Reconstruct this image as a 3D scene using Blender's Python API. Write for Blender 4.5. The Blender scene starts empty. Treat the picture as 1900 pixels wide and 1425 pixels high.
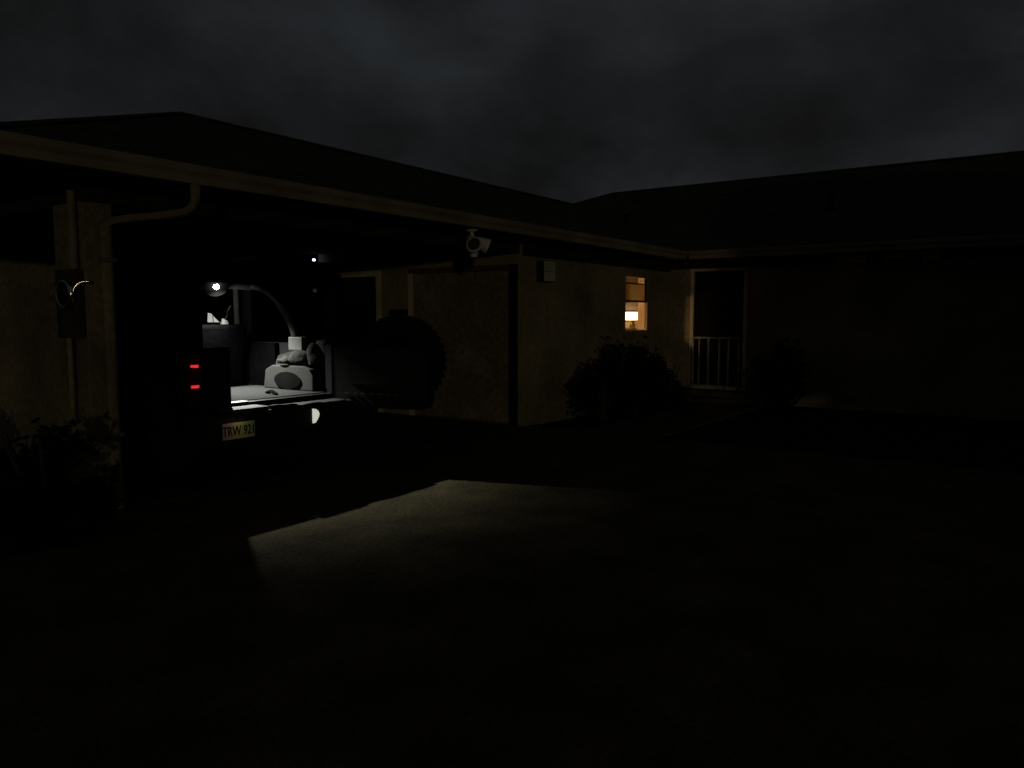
import bpy, bmesh, math, random
from mathutils import Vector, Matrix
R = math.radians
random.seed(7)
S = bpy.context.scene
COL = S.collection

# ------------------------------------------------------------------ camera
cd = bpy.data.cameras.new('camera'); cam = bpy.data.objects.new('camera', cd); COL.objects.link(cam)
cd.sensor_width = 36.0; cd.lens = 36.0 * 1435 / 1900
cd.clip_start = 0.05; cd.clip_end = 2000
cam.location = (0, 0, 1.5)
cam.rotation_euler = (R(90 - 5.0), 0, R(35 - 90))
S.camera = cam

# ------------------------------------------------------------------ world: overcast night sky
w = bpy.data.worlds.new('World'); S.world = w; w.use_nodes = True
nt = w.node_tree; nt.nodes.clear()
out = nt.nodes.new('ShaderNodeOutputWorld')
SUN_EL, SUN_AZ = 2.0, 47.0            # a distant low street lamp: elevation, angle from -Y towards -X
sky = nt.nodes.new('ShaderNodeTexSky'); sky.sky_type = 'NISHITA'; sky.sun_disc = False
sky.sun_elevation = R(-4); sky.sun_rotation = R(180 + SUN_AZ)
tc = nt.nodes.new('ShaderNodeTexCoord')
mp = nt.nodes.new('ShaderNodeMapping'); mp.inputs['Scale'].default_value = (1.0, 1.0, 1.5)
mp.inputs['Location'].default_value = (14.2, 3.3, 5.0)
n1 = nt.nodes.new('ShaderNodeTexNoise'); n1.inputs['Scale'].default_value = 2.3; n1.inputs['Detail'].default_value = 9
n1.inputs['Roughness'].default_value = 0.56; n1.inputs['Distortion'].default_value = 0.25
rp = nt.nodes.new('ShaderNodeValToRGB')
rp.color_ramp.elements[0].position = 0.37; rp.color_ramp.elements[0].color = (0.0056, 0.0058, 0.0060, 1)
rp.color_ramp.elements[1].position = 0.66; rp.color_ramp.elements[1].color = (0.0182, 0.0210, 0.0236, 1)
e = rp.color_ramp.elements.new(0.5); e.color = (0.0098, 0.0107, 0.0115, 1)
b1 = nt.nodes.new('ShaderNodeBackground'); b1.inputs['Strength'].default_value = 1.0
b2 = nt.nodes.new('ShaderNodeBackground'); b2.inputs['Strength'].default_value = 0.02
ad = nt.nodes.new('ShaderNodeAddShader')
L = nt.links.new
L(tc.outputs['Generated'], mp.inputs['Vector']); L(mp.outputs['Vector'], n1.inputs['Vector'])
L(n1.outputs['Fac'], rp.inputs['Fac']); L(rp.outputs['Color'], b1.inputs['Color'])
L(sky.outputs['Color'], b2.inputs['Color'])
L(b1.outputs[0], ad.inputs[0]); L(b2.outputs[0], ad.inputs[1]); L(ad.outputs[0], out.inputs['Surface'])

# ------------------------------------------------------------------ sun lamp = the far street light behind the photographer
sd = bpy.data.lights.new('sun', 'SUN'); sun = bpy.data.objects.new('sun', sd); COL.objects.link(sun)
sd.energy = 0.075; sd.angle = R(1.5); sd.color = (1.0, 0.84, 0.55)
dirv = Vector((math.sin(R(SUN_AZ)) * math.cos(R(SUN_EL)), math.cos(R(SUN_AZ)) * math.cos(R(SUN_EL)), -math.sin(R(SUN_EL))))
sun.rotation_euler = dirv.to_track_quat('-Z', 'Y').to_euler()
sun.location = (-6, -8, 6)

vs = S.view_settings
vs.view_transform = 'Standard'; vs.look = 'None'; vs.exposure = 0.0; vs.gamma = 1.0; vs.use_curve_mapping = False
S.render.resolution_x = 1024; S.render.resolution_y = 768

# ------------------------------------------------------------------ materials
MATS = {}
def mat(name, col, rough=0.7, metal=0.0, var=0.25, scale=6.0, bump=0.0, bscale=60.0, spec=0.5, fine=0.0, fscale=150.0, emit=None, estr=0.0, coat=0.0):
    if name in MATS: return MATS[name]
    m = bpy.data.materials.new(name); m.use_nodes = True
    t = m.node_tree; p = t.nodes['Principled BSDF']
    p.inputs['Roughness'].default_value = rough; p.inputs['Metallic'].default_value = metal
    p.inputs['Specular IOR Level'].default_value = spec
    p.inputs['Coat Weight'].default_value = coat
    tco = t.nodes.new('ShaderNodeTexCoord')
    nz = t.nodes.new('ShaderNodeTexNoise'); nz.inputs['Scale'].default_value = scale; nz.inputs['Detail'].default_value = 6
    t.links.new(tco.outputs['Object'], nz.inputs['Vector'])
    cr = t.nodes.new('ShaderNodeValToRGB')
    cr.color_ramp.elements[0].position = 0.3; cr.color_ramp.elements[1].position = 0.7
    cr.color_ramp.elements[0].color = tuple(c * (1 - var) for c in col) + (1,)
    cr.color_ramp.elements[1].color = tuple(min(1, c * (1 + var)) for c in col) + (1,)
    t.links.new(nz.outputs['Fac'], cr.inputs['Fac'])
    if fine:                                     # speckle of aggregate, sand and dirt over the broad stains
        n3 = t.nodes.new('ShaderNodeTexNoise'); n3.inputs['Scale'].default_value = fscale; n3.inputs['Detail'].default_value = 5; n3.inputs['Roughness'].default_value = 0.7
        m3 = t.nodes.new('ShaderNodeMapRange'); m3.inputs['From Min'].default_value = 0.35; m3.inputs['From Max'].default_value = 0.65
        m3.inputs['To Min'].default_value = 1 - fine; m3.inputs['To Max'].default_value = 1 + fine
        vm = t.nodes.new('ShaderNodeVectorMath'); vm.operation = 'SCALE'
        t.links.new(tco.outputs['Object'], n3.inputs['Vector']); t.links.new(n3.outputs['Fac'], m3.inputs['Value'])
        t.links.new(cr.outputs['Color'], vm.inputs[0]); t.links.new(m3.outputs[0], vm.inputs['Scale'])
        t.links.new(vm.outputs[0], p.inputs['Base Color'])
    else: t.links.new(cr.outputs['Color'], p.inputs['Base Color'])
    if bump:
        n2 = t.nodes.new('ShaderNodeTexNoise'); n2.inputs['Scale'].default_value = bscale; n2.inputs['Detail'].default_value = 4
        t.links.new(tco.outputs['Object'], n2.inputs['Vector'])
        bp = t.nodes.new('ShaderNodeBump'); bp.inputs['Strength'].default_value = bump; bp.inputs['Distance'].default_value = 0.01
        t.links.new(n2.outputs['Fac'], bp.inputs['Height']); t.links.new(bp.outputs['Normal'], p.inputs['Normal'])
    if emit:
        p.inputs['Emission Color'].default_value = emit + (1,); p.inputs['Emission Strength'].default_value = estr
    MATS[name] = m; return m

def glass(name, tint, gloss=1.0, transl=0.0):
    if name in MATS: return MATS[name]
    m = bpy.data.materials.new(name); m.use_nodes = True
    t = m.node_tree; t.nodes.clear()
    o = t.nodes.new('ShaderNodeOutputMaterial')
    tr = t.nodes.new('ShaderNodeBsdfTransparent'); tr.inputs[0].default_value = tint + (1,)
    gl = t.nodes.new('ShaderNodeBsdfGlossy'); gl.inputs['Roughness'].default_value = 0.03
    fr = t.nodes.new('ShaderNodeFresnel'); fr.inputs[0].default_value = 1.45
    mx = t.nodes.new('ShaderNodeMixShader')
    base = tr
    if transl:
        tl = t.nodes.new('ShaderNodeBsdfTranslucent'); tl.inputs[0].default_value = tint + (1,)
        m2 = t.nodes.new('ShaderNodeMixShader'); m2.inputs[0].default_value = transl
        t.links.new(tr.outputs[0], m2.inputs[1]); t.links.new(tl.outputs[0], m2.inputs[2]); base = m2
    ge = t.nodes.new('ShaderNodeNewGeometry'); mu = t.nodes.new('ShaderNodeMath'); mu.operation = 'MULTIPLY'
    iv = t.nodes.new('ShaderNodeMath'); iv.operation = 'SUBTRACT'; iv.inputs[0].default_value = 1.0
    t.links.new(ge.outputs['Backfacing'], iv.inputs[1]); t.links.new(iv.outputs[0], mu.inputs[0]); t.links.new(fr.outputs[0], mu.inputs[1])
    m3 = t.nodes.new('ShaderNodeMath'); m3.operation = 'MULTIPLY'; m3.inputs[1].default_value = gloss
    t.links.new(mu.outputs[0], m3.inputs[0]); t.links.new(m3.outputs[0], mx.inputs[0]); t.links.new(base.outputs[0], mx.inputs[1]); t.links.new(gl.outputs[0], mx.inputs[2])
    t.links.new(mx.outputs[0], o.inputs['Surface'])
    MATS[name] = m; return m

M_stucco = mat('stucco', (0.25, 0.21, 0.125), 0.9, var=0.38, scale=1.3, bump=0.8, bscale=70, fine=0.22, fscale=18, spec=0.2)
M_ply    = mat('painted_plywood', (0.19, 0.16, 0.10), 0.85, var=0.3, scale=1.8, bump=0.3, bscale=40, fine=0.3, fscale=16, spec=0.2)
M_trim   = mat('pale_trim', (0.55, 0.47, 0.33), 0.7, var=0.2, scale=4)
M_brown  = mat('dark_brown_wood', (0.022, 0.015, 0.010), 0.8, var=0.3, scale=5, bump=0.3)
M_soffit = mat('soffit_wood', (0.035, 0.028, 0.02), 0.85, var=0.3, scale=4)
M_gutter = mat('gutter_paint', (0.25, 0.205, 0.135), 0.7, var=0.3, scale=2.2, bump=0.1, bscale=8)
M_shing  = mat('asphalt_shingle', (0.05, 0.045, 0.036), 0.95, var=0.45, scale=3.5, bump=0.8, bscale=70, spec=0.15)
M_conc   = mat('concrete', (0.082, 0.067, 0.037), 0.95, var=0.42, scale=2.2, bump=0.7, bscale=90, spec=0.05, fine=0.42, fscale=34)
M_grass  = mat('lawn', (0.014, 0.018, 0.007), 1.0, var=0.5, scale=5, bump=0.8, bscale=60, spec=0.02)
M_leaf   = mat('leaf', (0.012, 0.017, 0.006), 0.9, var=0.5, scale=9, spec=0.1)
M_leafd  = mat('leaf_dark', (0.008, 0.010, 0.004), 1.0, var=0.5, scale=9, spec=0.02)
M_bark   = mat('bark', (0.05, 0.04, 0.03), 0.95, var=0.4, scale=12, bump=0.8, bscale=30)
M_paint  = mat('black_paint', (0.006, 0.006, 0.007), 0.4, var=0.1, scale=3, spec=0.2)
M_plast  = mat('black_plastic', (0.006, 0.006, 0.006), 0.75, var=0.25, scale=14, bump=0.2, bscale=200, spec=0.3)
M_trimg  = mat('grey_plastic', (0.0074, 0.0076, 0.0073), 0.85, var=0.3, scale=9, bump=0.25, bscale=150, spec=0.3)
M_trimp  = mat('pale_plastic', (0.034, 0.034, 0.032), 0.7, var=0.25, scale=16)
M_carpet = mat('grey_carpet', (0.0145, 0.0149, 0.0152), 0.95, var=0.18, scale=30, bump=0.8, bscale=300, spec=0.1)
M_pad    = mat('roll_bar_pad', (0.019, 0.019, 0.0185), 0.95, var=0.3, scale=20, bump=0.4, bscale=90, spec=0.2)
M_seat   = mat('seat_fabric', (0.001, 0.001, 0.0011), 1.0, var=0.3, scale=20, spec=0.0)
M_tyre   = mat('tyre_rubber', (0.008, 0.008, 0.008), 0.85, var=0.3, scale=12, spec=0.2)
M_rim    = mat('wheel_alloy', (0.06, 0.06, 0.065), 0.45, 0.6, var=0.2)
M_metal  = mat('galvanised_metal', (0.22, 0.21, 0.19), 0.5, 0.5, var=0.25, scale=8)
M_white  = mat('white_paint', (0.24, 0.225, 0.18), 0.6, var=0.4, scale=8)
M_glint  = mat('sill_glint_white', (0.72, 0.72, 0.68), 0.5, var=0.1, scale=8)
M_sheet  = mat('white_bag', (0.88, 0.89, 0.87), 0.6, var=0.08, scale=14)
M_redl   = mat('red_lens', (0.10, 0.004, 0.004), 0.25, var=0.2)
M_redlit = mat('red_led', (0.3, 0.01, 0.01), 0.4, var=0.2, emit=(1.0, 0.04, 0.045), estr=0.8)
M_lens   = mat('lamp_lens', (0.8, 0.8, 0.8), 0.4, var=0.05, emit=(0.96, 1.0, 0.93), estr=90.0)
M_bulb   = mat('bumper_lamp_lens', (0.8, 0.8, 0.75), 0.4, var=0.2, scale=25, emit=(1.0, 0.98, 0.86), estr=0.52)
M_led    = mat('white_led', (0.8, 0.8, 0.9), 0.4, var=0.05, emit=(0.62, 0.66, 1.0), estr=2.6)
M_black  = mat('matt_black', (0.003, 0.003, 0.003), 1.0, var=0.3, spec=0.02)
M_room   = mat('room_wall', (0.55, 0.42, 0.28), 0.85, var=0.12, scale=3)
M_roomp  = mat('room_panel', (0.62, 0.43, 0.24), 0.7, var=0.1, scale=3)
M_bar    = mat('light_bar_diffuser', (0.9, 0.85, 0.75), 0.5, var=0.03, emit=(1.0, 0.72, 0.40), estr=5.5)
M_blind  = mat('cabinet_wood', (0.20, 0.13, 0.07), 0.6, var=0.3, scale=5)
M_glass  = glass('window_glass', (0.93, 0.93, 0.92))
M_frost  = glass('obscured_glass', (0.50, 0.45, 0.30), transl=0.45)
M_dglass = glass('dark_car_glass', (0.03, 0.03, 0.035), gloss=0.004)
M_mglass = glass('meter_glass', (0.9, 0.9, 0.9))
M_door   = mat('dark_door', (0.014, 0.011, 0.008), 0.75, var=0.3, scale=6, spec=0.25)
M_screen = mat('insect_screen', (0.012, 0.011, 0.009), 0.9, var=0.3, scale=50, spec=0.1)

# ------------------------------------------------------------------ geometry helpers
def link(name, me, m, parent=None, loc=(0, 0, 0)):
    o = bpy.data.objects.new(name, me); COL.objects.link(o); o.location = loc
    if m is not None: me.materials.append(m)
    if parent is not None: o.parent = parent
    return o
def tag(o, label=None, cat=None, group=None, kind=None):
    if label: o['label'] = label
    if cat: o['category'] = cat
    if group: o['group'] = group
    if kind: o['kind'] = kind
    return o
def empty(name, loc, label, cat, group=None, rz=0):
    o = bpy.data.objects.new(name, None); COL.objects.link(o); o.location = loc; o.rotation_euler = (0, 0, rz)
    o.empty_display_size = 0.2
    return tag(o, label, cat, group)

class MB:
    def __init__(s): s.bm = bmesh.new()
    def box(s, x0, x1, y0, y1, z0, z1, M=None):
        c = [(x0,y0,z0),(x1,y0,z0),(x1,y1,z0),(x0,y1,z0),(x0,y0,z1),(x1,y0,z1),(x1,y1,z1),(x0,y1,z1)]
        v = [s.bm.verts.new(M @ Vector(p) if M else p) for p in c]
        for f in ((0,3,2,1),(4,5,6,7),(0,1,5,4),(1,2,6,5),(2,3,7,6),(3,0,4,7)): s.bm.faces.new([v[i] for i in f])
        return s
    def prism(s, pts, a, b, axis='x'):          # polygon pts in the two other axes, extruded a..b along axis
        def P(p, t): return {'x': (t, p[0], p[1]), 'y': (p[0], t, p[1]), 'z': (p[0], p[1], t)}[axis]
        A = [s.bm.verts.new(P(p, a)) for p in pts]; B = [s.bm.verts.new(P(p, b)) for p in pts]
        n = len(pts)
        s.bm.faces.new(A[::-1]); s.bm.faces.new(B)
        for i in range(n): s.bm.faces.new((A[i], A[(i+1) % n], B[(i+1) % n], B[i]))
        return s
    def tube(s, pts, r, n=10, flat=1.0):
        pts = [Vector(p) for p in pts]; rings = []
        for i, p in enumerate(pts):
            d = (pts[min(i+1, len(pts)-1)] - pts[max(i-1, 0)]).normalized()
            u = d.cross(Vector((0, 0, 1)));
            if u.length < 0.05: u = d.cross(Vector((0, 1, 0)))
            u.normalize(); v2 = d.cross(u)
            rr = r[i] if isinstance(r, (list, tuple)) else r
            rings.append([s.bm.verts.new(p + u * math.cos(2*math.pi*k/n) * rr + v2 * math.sin(2*math.pi*k/n) * rr * flat) for k in range(n)])
        for a, b in zip(rings, rings[1:]):
            for k in range(n): s.bm.faces.new((a[k], a[(k+1) % n], b[(k+1) % n], b[k]))
        s.bm.faces.new(rings[0][::-1]); s.bm.faces.new(rings[-1])
        return s
    def lathe(s, prof, n=32, M=None, closed=False):   # prof: (radius, height) around z
        rings = []
        for r, h in prof:
            ring = []
            for k in range(n):
                p = Vector((r*math.cos(2*math.pi*k/n), r*math.sin(2*math.pi*k/n), h))
                ring.append(s.bm.verts.new(M @ p if M else p))
            rings.append(ring)
        pr = list(zip(rings, rings[1:]))
        if closed: pr.append((rings[-1], rings[0]))
        for a, b in pr:
            for k in range(n): s.bm.faces.new((a[k], a[(k+1) % n], b[(k+1) % n], b[k]))
        if not closed:
            s.bm.faces.new(rings[0][::-1]); s.bm.faces.new(rings[-1])
        return s
    def build(s, name, m, parent=None, bevel=0.0, smooth=False, loc=(0, 0, 0)):
        if bevel:
            bmesh.ops.bevel(s.bm, geom=s.bm.edges[:], offset=bevel, segments=2, profile=0.6, affect='EDGES')
        bmesh.ops.recalc_face_normals(s.bm, faces=s.bm.faces[:])
        me = bpy.data.meshes.new(name); s.bm.to_mesh(me); s.bm.free()
        if smooth:
            for p in me.polygons: p.use_smooth = True
            try: me.set_sharp_from_angle(angle=R(40))
            except Exception: pass
        return link(name, me, m, parent, loc)

def smoothcurve(pts, n=6):
    pts = [Vector(p) for p in pts]; o = []
    for i in range(len(pts)-1):
        p0, p1, p2, p3 = pts[max(i-1,0)], pts[i], pts[i+1], pts[min(i+2,len(pts)-1)]
        for k in range(n):
            t = k/n
            o.append(0.5*((2*p1)+(p2-p0)*t+(2*p0-5*p1+4*p2-p3)*t*t+(3*p1-p0-3*p2+p3)*t**3))
    o.append(pts[-1]); return o
def rounded(w0, w1, h0, h1, r, n=5):
    o = []
    for cx, cy, a in ((w1-r, h1-r, 0), (w0+r, h1-r, 90), (w0+r, h0+r, 180), (w1-r, h0+r, 270)):
        for k in range(n+1):
            t = R(a + 90*k/n); o.append((cx + r*math.cos(t), cy + r*math.sin(t)))
    return o
def holed(mb, axis, a0, a1, u0, u1, z0, z1, holes):   # a wall slab of thickness a0..a1 with rectangular openings
    us = sorted({u0, u1, *[h[0] for h in holes], *[h[1] for h in holes]})
    zs = sorted({z0, z1, *[h[2] for h in holes], *[h[3] for h in holes]})
    for i in range(len(us)-1):
        for j in range(len(zs)-1):
            cu, cz = (us[i]+us[i+1])/2, (zs[j]+zs[j+1])/2
            if any(h[0] < cu < h[1] and h[2] < cz < h[3] for h in holes): continue
            if axis == 'y': mb.box(us[i], us[i+1], a0, a1, zs[j], zs[j+1])
            else: mb.box(a0, a1, us[i], us[i+1], zs[j], zs[j+1])
    bmesh.ops.remove_doubles(mb.bm, verts=mb.bm.verts[:], dist=1e-5)
    seen = {}                                      # drop the inner faces shared by neighbouring cells
    for f in mb.bm.faces: seen.setdefault(tuple(sorted(v.index for v in f.verts)), []).append(f)
    return mb

# ================================================================== THE SETTING
g = MB(); g.box(-300, 300, -300, 300, -0.6, 0.0)
tag(g.build('ground', M_grass), kind='structure')
# driveway: cast slabs with recessed joints
dw = tag(MB().box(-2.52, 8.62, -14.02, 5.74, -0.1, 0.012).build('driveway', mat('joint_filler', (0.05, 0.044, 0.03), 0.95)), kind='structure')
xs = [-2.5, 8.6]; ys = [-14, -7, -0.6, 5.72]
for i in range(1):
    for j in range(3):
        MB().box(xs[i]+.006, xs[i+1]-.006, ys[j]+.006, ys[j+1]-.006, 0.0, 0.03).build('slab', M_conc, dw)
cf = tag(MB().box(2.9, 8.5, 5.74, 11.6, -0.1, 0.034).build('carport_floor', M_conc), kind='structure')
tag(MB().box(8.62, 13.2, 3.9, 4.95, -0.1, 0.03).build('path', M_conc), kind='structure')

# ================================================================== HOUSE
house = empty('house', (8.5, 5.79, 0), 'single storey tan house with hipped roof, open carport and projecting wing', 'house')
HI = Matrix.Translation((-8.5, -5.79, 0))
def hp(mb, name, m, parent=None, **k):           # house parts are given in world metres, stored relative to the house
    o = mb.build(name, m, parent or house, **k)
    if parent is None: o.location = Vector(o.location) + Vector((-8.5, -5.79, 0))
    return o
EV = 2.6
# --- walls
WIN = (11.5, 12.34, 1.26, 2.16)
hp(holed(MB(), 'y', 5.79, 5.94, 8.5, 13.41, 0, 2.49, [WIN]), 'wall', M_stucco)
CL = (5.98, 7.72, 0.04, 2.12); DR = (8.45, 9.35, 0.04, 2.10)
hp(holed(MB(), 'x', 8.502, 8.65, 5.94, 11.6, 0, 2.49, [CL, DR]), 'wall', M_stucco)
ED = (4.41, 5.31, 0.26, 2.29)
hp(holed(MB(), 'x', 13.26, 13.41, -8.6, 5.79, 0, 2.49, [ED]), 'wall', M_stucco)
hp(MB().box(2.88, 8.5, 11.6, 11.75, 0, 2.49), 'wall', M_stucco)
hp(MB().box(8.65, 21.3, 13.0, 13.15, 0, 2.48), 'wall', M_stucco)
hp(MB().box(21.15, 21.3, -8.6, 13.0, 0, 2.48), 'wall', M_stucco)
hp(MB().box(13.41, 21.15, -8.6, -8.45, 0, 2.48), 'wall', M_stucco)
# half wall on the outer side of the carport and its corner column
hp(MB().box(2.88, 3.06, 6.23, 11.6, 0, 1.88), 'half_wall', M_stucco)
hp(MB().box(2.86, 3.08, 5.79, 6.23, 0, 2.33, ), 'column', M_stucco, bevel=0.012)
hp(MB().box(2.86, 8.5, 5.83, 5.93, 2.33, 2.488), 'beam', M_brown)
hp(MB().box(8.51, 13.25, 5.765, 5.788, 2.30, 2.487), 'frieze_board', M_brown)
hp(MB().box(13.236, 13.258, -8.6, 5.76, 2.34, 2.487), 'frieze_board', M_brown)
hp(MB().box(2.9, 3.02, 6.3, 11.6, 2.33, 2.488), 'beam', M_brown)
M_patch = mat('light_patch_paint', (0.62, 0.58, 0.42), 0.7, var=0.25, scale=20)  # added pale boxes, their colour standing in for light patches under the eave
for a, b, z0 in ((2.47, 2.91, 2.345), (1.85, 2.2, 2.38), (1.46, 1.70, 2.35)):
    v = hp(MB().box(13.222, 13.2355, a, b, z0, 2.48), 'eave_light_patch', M_patch)
    for k in range(3): MB().box(13.216, 13.2215, a+.02, b-.02, z0+.02+.035*k, z0+.035+.035*k).build('patch_strip', M_patch, v)
# --- roofs (closed solids, shallow hips)
def hip(x0, x1, y0, y1, ridge, zt, zb, name):
    b = bmesh.new()
    base = [(x0,y0),(x1,y0),(x1,y1),(x0,y1)]
    lo = [b.verts.new((x,y,zb)) for x,y in base]; up = [b.verts.new((x,y,zt)) for x,y in base]
    r = [b.verts.new(p) for p in ridge]
    b.faces.new(lo[::-1])
    for i in range(4): b.faces.new((lo[i], lo[(i+1)%4], up[(i+1)%4], up[i]))
    mb = MB(); mb.bm.free(); mb.bm = b
    return mb, up, r
YE, XW, XL = 5.31, 12.77, 2.0
mb, up, r = hip(XL, 16.6, YE, 11.81, [(XL+3.4, 8.56, 3.86), (16.6, 8.56, 3.86)], EV, 2.492, 'roof')
f = mb.bm.faces
f.new((up[0], up[1], r[1], r[0])); f.new((up[2], up[3], r[0], r[1])); f.new((up[3], up[0], r[0])); f.new((up[1], up[2], r[1]))
roof1 = hp(mb, 'roof', M_shing)
mb, up, r = hip(XW, 21.85, -9.2, 13.65, [(17.31, -4.66, 4.50), (17.31, 9.1, 4.50)], EV+.004, 2.486, 'roof')
f = mb.bm.faces
f.new((up[0], up[1], r[0])); f.new((up[1], up[2], r[1], r[0])); f.new((up[2], up[3], r[1])); f.new((up[3], up[0], r[0], r[1]))
roof2 = hp(mb, 'roof', M_shing)
def shingle_courses(mb, p0, p1, up_dir, nrm, courses, step, shrink0, shrink1):
    for k in range(courses):
        a = p0 + up_dir*(k*step) + (p1-p0).normalized()*shrink0*k*step
        b = p1 + up_dir*(k*step) - (p1-p0).normalized()*shrink1*k*step
        if (b-a).dot(p1-p0) <= 0.3: break
        c, d = b + up_dir*(step*1.02), a + up_dir*(step*1.02)
        th = 0.010
        v = [mb.bm.verts.new(q) for q in (a+nrm*th, b+nrm*th, c+nrm*0.002, d+nrm*0.002, a, b)]
        mb.bm.faces.new(v[:4]); mb.bm.faces.new((v[4], v[5], v[1], v[0]))
# raised shingle courses on the two slopes that face the yard (one mesh per slope)
ca = math.atan2(1.26, 3.25)
cb = math.atan2(1.896, 4.54)
sc = MB(); shingle_courses(sc, Vector((XL+.06, YE, EV+.002)), Vector((15.2, YE, EV+.002)), Vector((0, math.cos(ca), math.sin(ca))), Vector((0, -math.sin(ca), math.cos(ca))), 24, 0.145, 3.4/3.25*math.cos(ca), 0)
tag(hp(sc, 'shingle_courses', M_shing), kind='stuff')
sc = MB(); shingle_courses(sc, Vector((XW, -9.2, EV+.006)), Vector((XW, 13.6, EV+.006)), Vector((math.cos(cb), 0, math.sin(cb))), Vector((-math.sin(cb), 0, math.cos(cb))), 33, 0.145, math.cos(ca), math.cos(ca))
tag(hp(sc, 'shingle_courses', M_shing), kind='stuff')
cap = MB()
cap.tube([(XL, YE, EV+.01), (XL+3.4, 8.56, 3.875), (16.4, 8.56, 3.875)], 0.05, 6, 0.5)
hp(cap, 'ridge_cap', M_shing)
hp(MB().tube([(17.31, -4.6, 4.515), (17.31, 9.1, 4.515), (14.2, 12.2, 3.25)], 0.05, 6, 0.5), 'ridge_cap', M_shing)
# --- fascia and gutters
GP = [(0.0, 0.0), (0.0, 0.125), (-0.012, 0.135), (-0.105, 0.135), (-0.118, 0.128), (-0.112, 0.085), (-0.092, 0.055), (-0.085, 0.0)]
g1 = MB().prism([(YE - .002 + a, 2.47 + b) for a, b in GP], XL - 0.12, 12.655, 'x'); hp(g1, 'gutter', M_gutter)
g2 = MB().prism([(XW - .002 + a, 2.474 + b) for a, b in GP], -9.2, 5.19, 'y'); hp(g2, 'gutter', M_gutter)
g3 = MB().prism([(XL - .002 + a, 2.474 + b) for a, b in GP], 5.32, 11.8, 'y'); hp(g3, 'gutter', M_gutter)
for x in [2.9 + 0.9*i for i in range(11)]:
    hp(MB().box(x-.012, x+.012, YE-.125, YE-.004, 2.602, 2.612), 'gutter_strap', M_metal)
# downspout from the gutter back to the column and down it
def ds(pts, name='downspout'):
    return hp(MB().tube(smoothcurve(pts, 5), 0.038, 8, 0.85), name, M_stucco, smooth=True)
ds([(3.42, 5.25, 2.49), (3.42, 5.25, 2.42), (3.415, 5.26, 2.33), (3.38, 5.31, 2.275), (3.30, 5.45, 2.25), (3.10, 5.69, 2.215), (3.02, 5.745, 2.18), (3.005, 5.752, 2.10), (3.005, 5.752, 1.2), (3.005, 5.752, 0.25), (3.0, 5.70, 0.12)])
for z in (0.6, 1.9): hp(MB().box(2.955, 3.055, 5.705, 5.789, z, z+.03), 'downspout_strap', M_metal)
# --- vent pipes on the wing roof
for x, y in ((14.3, 7.2), (14.55, 3.35)):
    zr = EV + (x - XW) * 0.4154
    v = MB().tube([(x, y, zr-.1), (x, y, zr+.30)], 0.05, 12); o = hp(v, 'vent_pipe', M_black)
    fl = MB().tube([(x, y, zr-.08), (x, y, zr+.07)], [0.15, 0.06], 14); hp(fl, 'vent_flashing', M_black)
# --- storage doors in the carport's inner wall
for a, b in ((5.985, 6.895), (6.905, 7.715)):
    d = MB().box(8.535, 8.57, a, b, 0.05, 2.115); o = hp(d, 'storage_door', M_ply, bevel=0.004)
    MB().tube([(8.50, (b-.08 if a < 6 else a+.08), 1.0), (8.535, (b-.08 if a < 6 else a+.08), 1.0)], 0.022, 12).build('door_knob', M_metal, o)
hp(MB().box(8.475, 8.50, 7.72, 7.80, 0.04, 2.12), 'door_trim', M_trim)
hp(MB().box(8.475, 8.50, 5.97, 7.80, 2.122, 2.19), 'door_trim', mat('red_brown_trim', (0.10, 0.05, 0.035), 0.8))
hp(MB().box(8.47, 8.501, 5.86, 5.972, 0.04, 2.19), 'gap_shade_strip', M_black)  # black strip standing in for the shadowed gap beside the corner
# --- side door of the carport
hp(MB().box(8.56, 8.60, 8.455, 9.345, 0.045, 2.095), 'side_door', M_door, bevel=0.005)
hp(MB().box(8.475, 8.501, 8.36, 8.45, 0.04, 2.10), 'door_trim', M_trim)
hp(MB().box(8.475, 8.501, 9.35, 9.44, 0.04, 2.10), 'door_trim', M_trim)
hp(MB().box(8.474, 8.501, 8.36, 9.44, 2.102, 2.19), 'door_trim', M_trim)
# --- entrance door in the wing, dark behind its screen
hp(MB().box(13.345, 13.39, 4.415, 5.305, 0.262, 2.285), 'entrance_door', M_door)
hp(MB().box(13.31, 13.316, 4.415, 5.305, 0.262, 2.285), 'door_screen', M_screen)
hp(MB().box(13.235, 13.261, 5.312, 5.375, 0.22, 2.292), 'door_trim', M_trim)
hp(MB().box(13.235, 13.261, 4.345, 4.408, 0.22, 2.292), 'door_trim', M_trim)
hp(MB().box(13.232, 13.261, 4.345, 5.375, 2.294, 2.338), 'door_trim', M_trim)
hp(MB().box(12.9, 13.259, 4.3, 5.42, 0.0, 0.215), 'door_step', M_conc, bevel=0.01)
hp(MB().box(12.62, 12.898, 4.3, 5.42, 0.0, 0.11), 'door_step', M_conc, bevel=0.01)
hp(MB().box(13.2, 13.40, 4.37, 5.35, 0.216, 0.259), 'threshold', M_trim)

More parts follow.
